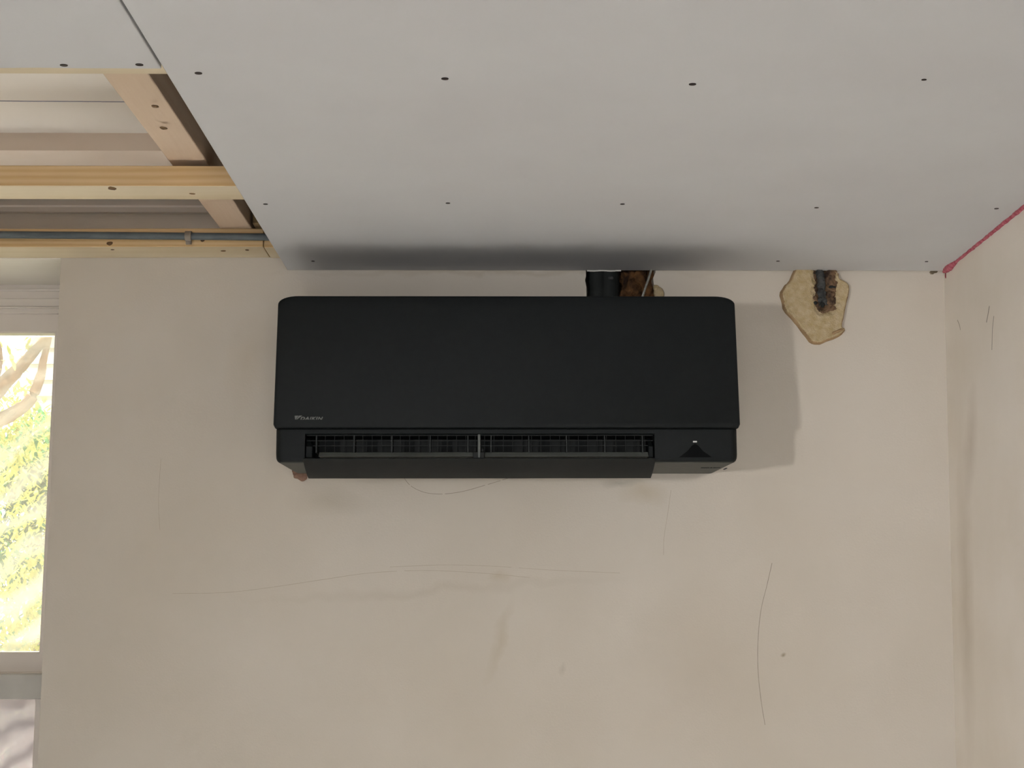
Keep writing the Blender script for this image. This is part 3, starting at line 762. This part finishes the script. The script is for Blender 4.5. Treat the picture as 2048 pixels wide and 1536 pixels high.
def dirty_glass(name, density, c, floor=0.35):
    m = bpy.data.materials.new(name); m.use_nodes = True
    nt = m.node_tree; N = nt.nodes; L = nt.links; N.remove(N['Principled BSDF']); out = N['Material Output']
    tr = N.new('ShaderNodeBsdfTransparent'); tl = N.new('ShaderNodeBsdfTranslucent'); df = N.new('ShaderNodeBsdfDiffuse'); gl = N.new('ShaderNodeBsdfGlossy')
    tl.inputs['Color'].default_value = c; df.inputs['Color'].default_value = c; gl.inputs['Roughness'].default_value = 0.03
    tc = N.new('ShaderNodeTexCoord'); mp = N.new('ShaderNodeMapping'); mp.inputs['Rotation'].default_value = (0, 0.5, 0)
    L.new(tc.outputs['Object'], mp.inputs['Vector'])
    w = N.new('ShaderNodeTexWave'); w.wave_type = 'RINGS'; w.rings_direction = 'Y'; w.inputs['Scale'].default_value = 4.5; w.inputs['Distortion'].default_value = 16
    w.inputs['Detail'].default_value = 4; w.inputs['Detail Scale'].default_value = 0.7; L.new(mp.outputs[0], w.inputs['Vector'])
    n = N.new('ShaderNodeTexNoise'); n.inputs['Scale'].default_value = 9; n.inputs['Detail'].default_value = 5; L.new(mp.outputs[0], n.inputs['Vector'])
    mu = N.new('ShaderNodeMath'); mu.operation = 'MULTIPLY'; L.new(w.outputs['Fac'], mu.inputs[0]); L.new(n.outputs['Fac'], mu.inputs[1])
    mr = N.new('ShaderNodeMapRange'); mr.inputs['From Min'].default_value = 0.1; mr.inputs['From Max'].default_value = 0.6
    mr.inputs['To Min'].default_value = density*floor; mr.inputs['To Max'].default_value = density
    L.new(mu.outputs[0], mr.inputs['Value'])
    a = N.new('ShaderNodeMixShader'); a.inputs[0].default_value = 0.45; L.new(tl.outputs[0], a.inputs[1]); L.new(df.outputs[0], a.inputs[2])
    b = N.new('ShaderNodeMixShader'); L.new(mr.outputs[0], b.inputs[0]); L.new(tr.outputs[0], b.inputs[1]); L.new(a.outputs[0], b.inputs[2])
    fz = N.new('ShaderNodeFresnel'); fz.inputs[0].default_value = 1.3
    cme = N.new('ShaderNodeMixShader'); L.new(fz.outputs[0], cme.inputs[0]); L.new(b.outputs[0], cme.inputs[1]); L.new(gl.outputs[0], cme.inputs[2])
    L.new(cme.outputs[0], out.inputs['Surface'])
    return m
M_g1 = dirty_glass('smeared_glass', 0.42, (0.72, 0.68, 0.56, 1)); M_g2 = dirty_glass('dusty_lower_glass', 0.95, (0.27, 0.245, 0.245, 1), 0.72)
bm = bmesh.new(); zc_ = YW+0.042
prism_y(bm, [[(XWL+0.10, zb_s-0.005), (gx(zb_s)+0.004, zb_s-0.005), (gx(zt_s)+0.004, zt_s+0.005), (XWL+0.10, zt_s+0.005)]], zc_, zc_+0.004)
obj('pane', bm, M_g1, win)['label'] = 'smeared dirty glass pane'
bm = bmesh.new()
prism_y(bm, [[(XWL+0.055, ZS+0.055), (gx(ZS+.06)+0.004, ZS+0.055), (gx(ztr0)+0.004, ztr0+0.004), (XWL+0.055, ztr0+0.004)]], zc_, zc_+0.004)
obj('pane', bm, M_g2, win)['label'] = 'dusty lower glass pane'
rebase(win)

# ------------------------------------------------------------------ garden outside the window
M_lawn = mat('garden_ground', srgb('#8a8458'), srgb('#5f6b3a'), rough=0.95, scale=6)
M_house = mat('white_siding', srgb('#e9e4d8'), srgb('#ddd6c8'), rough=0.8, scale=2)
M_bark = mat('tree_bark', srgb('#8f7358'), srgb('#6b5340'), rough=0.9, scale=20, bump=0.6, bscale=40)
def leafmat(name, a, b):
    m = mat(name, a, b, rough=0.5, scale=1.7, spec=0.3)
    N = m.node_tree.nodes; L = m.node_tree.links; p = N['Principled BSDF']; out = N['Material Output']
    t = N.new('ShaderNodeBsdfTranslucent'); mx = N.new('ShaderNodeMixShader'); mx.inputs[0].default_value = 0.55
    src = p.inputs['Base Color'].links[0].from_socket
    L.new(src, t.inputs['Color']); L.new(p.outputs[0], mx.inputs[1]); L.new(t.outputs[0], mx.inputs[2]); L.new(mx.outputs[0], out.inputs['Surface'])
    return m
M_ly = leafmat('leaf_yellow_green', srgb('#d2ca70'), srgb('#93a044'))
M_lg = leafmat('leaf_green', srgb('#5fa458'), srgb('#2f6a3a'))
M_lr = leafmat('leaf_red', srgb('#b85a5a'), srgb('#7fa05a'))
bm = bmesh.new(); box(bm, -14, 4, WT, 24, -0.35, -0.25)
tag(obj('garden_ground', bm, M_lawn), kind='structure')
def leaves(bm, centres, n, size):
    for _ in range(n):
        c, r = random.choice(centres)
        d = Vector((random.gauss(0, 1), random.gauss(0, 1), random.gauss(0, 1))).normalized()*r*random.random()**0.4
        p = Vector(c) + d; s = size*random.uniform(.6, 1.3)
        q = Matrix.Rotation(random.uniform(0, 6.28), 3, 'Z') @ Matrix.Rotation(random.uniform(-1.2, 1.2), 3, 'X')
        vs = [bm.verts.new(p + q @ Vector(v)*s) for v in ((0, -1, 0), (.38, -.2, .08), (.3, .4, .05), (0, 1, 0), (-.3, .4, .05), (-.38, -.2, .08))]
        bm.faces.new(vs)
bm = bmesh.new(); box(bm, -6, 0.5, WT+0.01, 2.9, -0.26, -0.22)
tag(obj('bounce_paving', bm, mat('pale_paving', srgb('#dcd5c6'), srgb('#cfc7b6'), rough=0.85, scale=4)), kind='structure')  # pale ground added to bounce daylight up through the window
def tree(base, limbs, crowns, n, size, m, label, nm='tree'):
    e = empty(nm, base, label, 'tree' if nm == 'tree' else 'shrub')
    bm = bmesh.new()
    for pts, r0, r1 in limbs:
        P = interp(pts, 6); tube(bm, P, [r0+(r1-r0)*i/(len(P)-1) for i in range(len(P))], 10, lump=0.15)
    obj('trunk', bm, M_bark, e, smooth=True)
    bm = bmesh.new(); leaves(bm, crowns, n, size)
    tag(obj('foliage', bm, m, e), kind='stuff')
    rebase(e)
def G(px, py, y): p = aty(px, py, y); return (p.x, p.y, p.z)
YT = 3.2
bx = G(-60, 1536, YT)
tree((bx[0], YT, -0.25), [([(bx[0], YT, -0.25), (bx[0]-.05, YT, 1.0), G(-40, 1100, YT), G(-70, 900, YT), G(-20, 800, YT), G(30, 745, YT), G(62, 710, YT), G(95, 672, YT), G(125, 640, YT)], 0.055, 0.010),
     ([G(-70, 900, YT), G(-20, 850, YT), G(20, 830, YT), G(60, 800, YT), G(80, 755, YT), G(87, 720, YT), G(100, 670, YT)], 0.036, 0.010),
     ([G(-30, 790, YT), G(-10, 745, YT), G(-5, 700, YT), G(-25, 640, YT)], 0.03, 0.012)],
     [(G(60, 1000, YT+.3), .28), (G(-40, 900, YT+.4), .4), (G(30, 1180, YT+.2), .3), (G(90, 1240, YT+.2), .22), (G(-60, 1150, YT+.2), .4), (G(20, 860, YT+.5), .2), (G(-120, 640, YT), .4), (G(-60, 1250, YT), .3)],
     5200, 0.022, M_ly, 'yellow-green leafy tree with brown limbs just outside the window')
YS = 5.6
sx_ = G(80, 1000, YS)
tree((sx_[0], YS, -0.25), [([(sx_[0], YS, -0.25), (sx_[0]+.05, YS, .8), (sx_[0], YS, 1.6)], 0.05, 0.02)],
     [(G(90, 920, YS), .28), (G(40, 1010, YS), .45), (G(110, 1090, YS), .4), (G(0, 1230, YS), .6), (G(-120, 1050, YS), .6), (G(180, 1250, YS), .6), ((sx_[0], YS, 0.9), .8), ((sx_[0]-.8, YS, 0.5), .8), ((sx_[0]+.8, YS, 0.5), .8)],
     6500, 0.045, M_lg, 'darker green shrub standing behind the yellow-green tree', 'shrub')
rx_ = G(40, 1440, 2.2)
tree((rx_[0], 2.2, -0.25), [([(rx_[0], 2.2, -0.25), (rx_[0]+.03, 2.2, .7), (rx_[0], 2.2, 1.2)], 0.03, 0.01)],
     [(G(50, 1440, 2.2), .13), (G(-30, 1480, 2.2), .22), (G(90, 1500, 2.2), .15), (G(-100, 1500, 2.2), .3), ((rx_[0], 2.2, .8), .35)],
     1800, 0.022, M_lr, 'low reddish shrub seen through the dusty lower pane', 'shrub')
YH = 13.0
hx = G(55, 700, YH)
he = empty('neighbouring_house', (hx[0]+2, YH, -0.25), 'white neighbouring house with horizontal siding beyond the trees', 'building')
bm = bmesh.new(); box(bm, hx[0], hx[0]+5, YH+0.05, YH+4, -0.25, 6.5)
obj('wall', bm, M_house, he)
bm = bmesh.new(); z = -0.2
while z < 6.4:
    hexa(bm, [(hx[0]-.02, YH+0.05, z), (hx[0]-.02, YH-0.03, z), (hx[0]-.02, YH+.02, z+0.13), (hx[0]-.02, YH+.05, z+0.13)], [(hx[0]+5, YH+0.05, z), (hx[0]+5, YH-0.03, z), (hx[0]+5, YH+.02, z+0.13), (hx[0]+5, YH+.05, z+0.13)])
    z += 0.165
obj('siding', bm, M_house, he)
rebase(he)
for e in (L1, L2, L3, L3b, J, cond): rebase(e)
for e in bpy.data.objects:
    if e.name.startswith('timber_block') and e.parent is None: rebase(e)
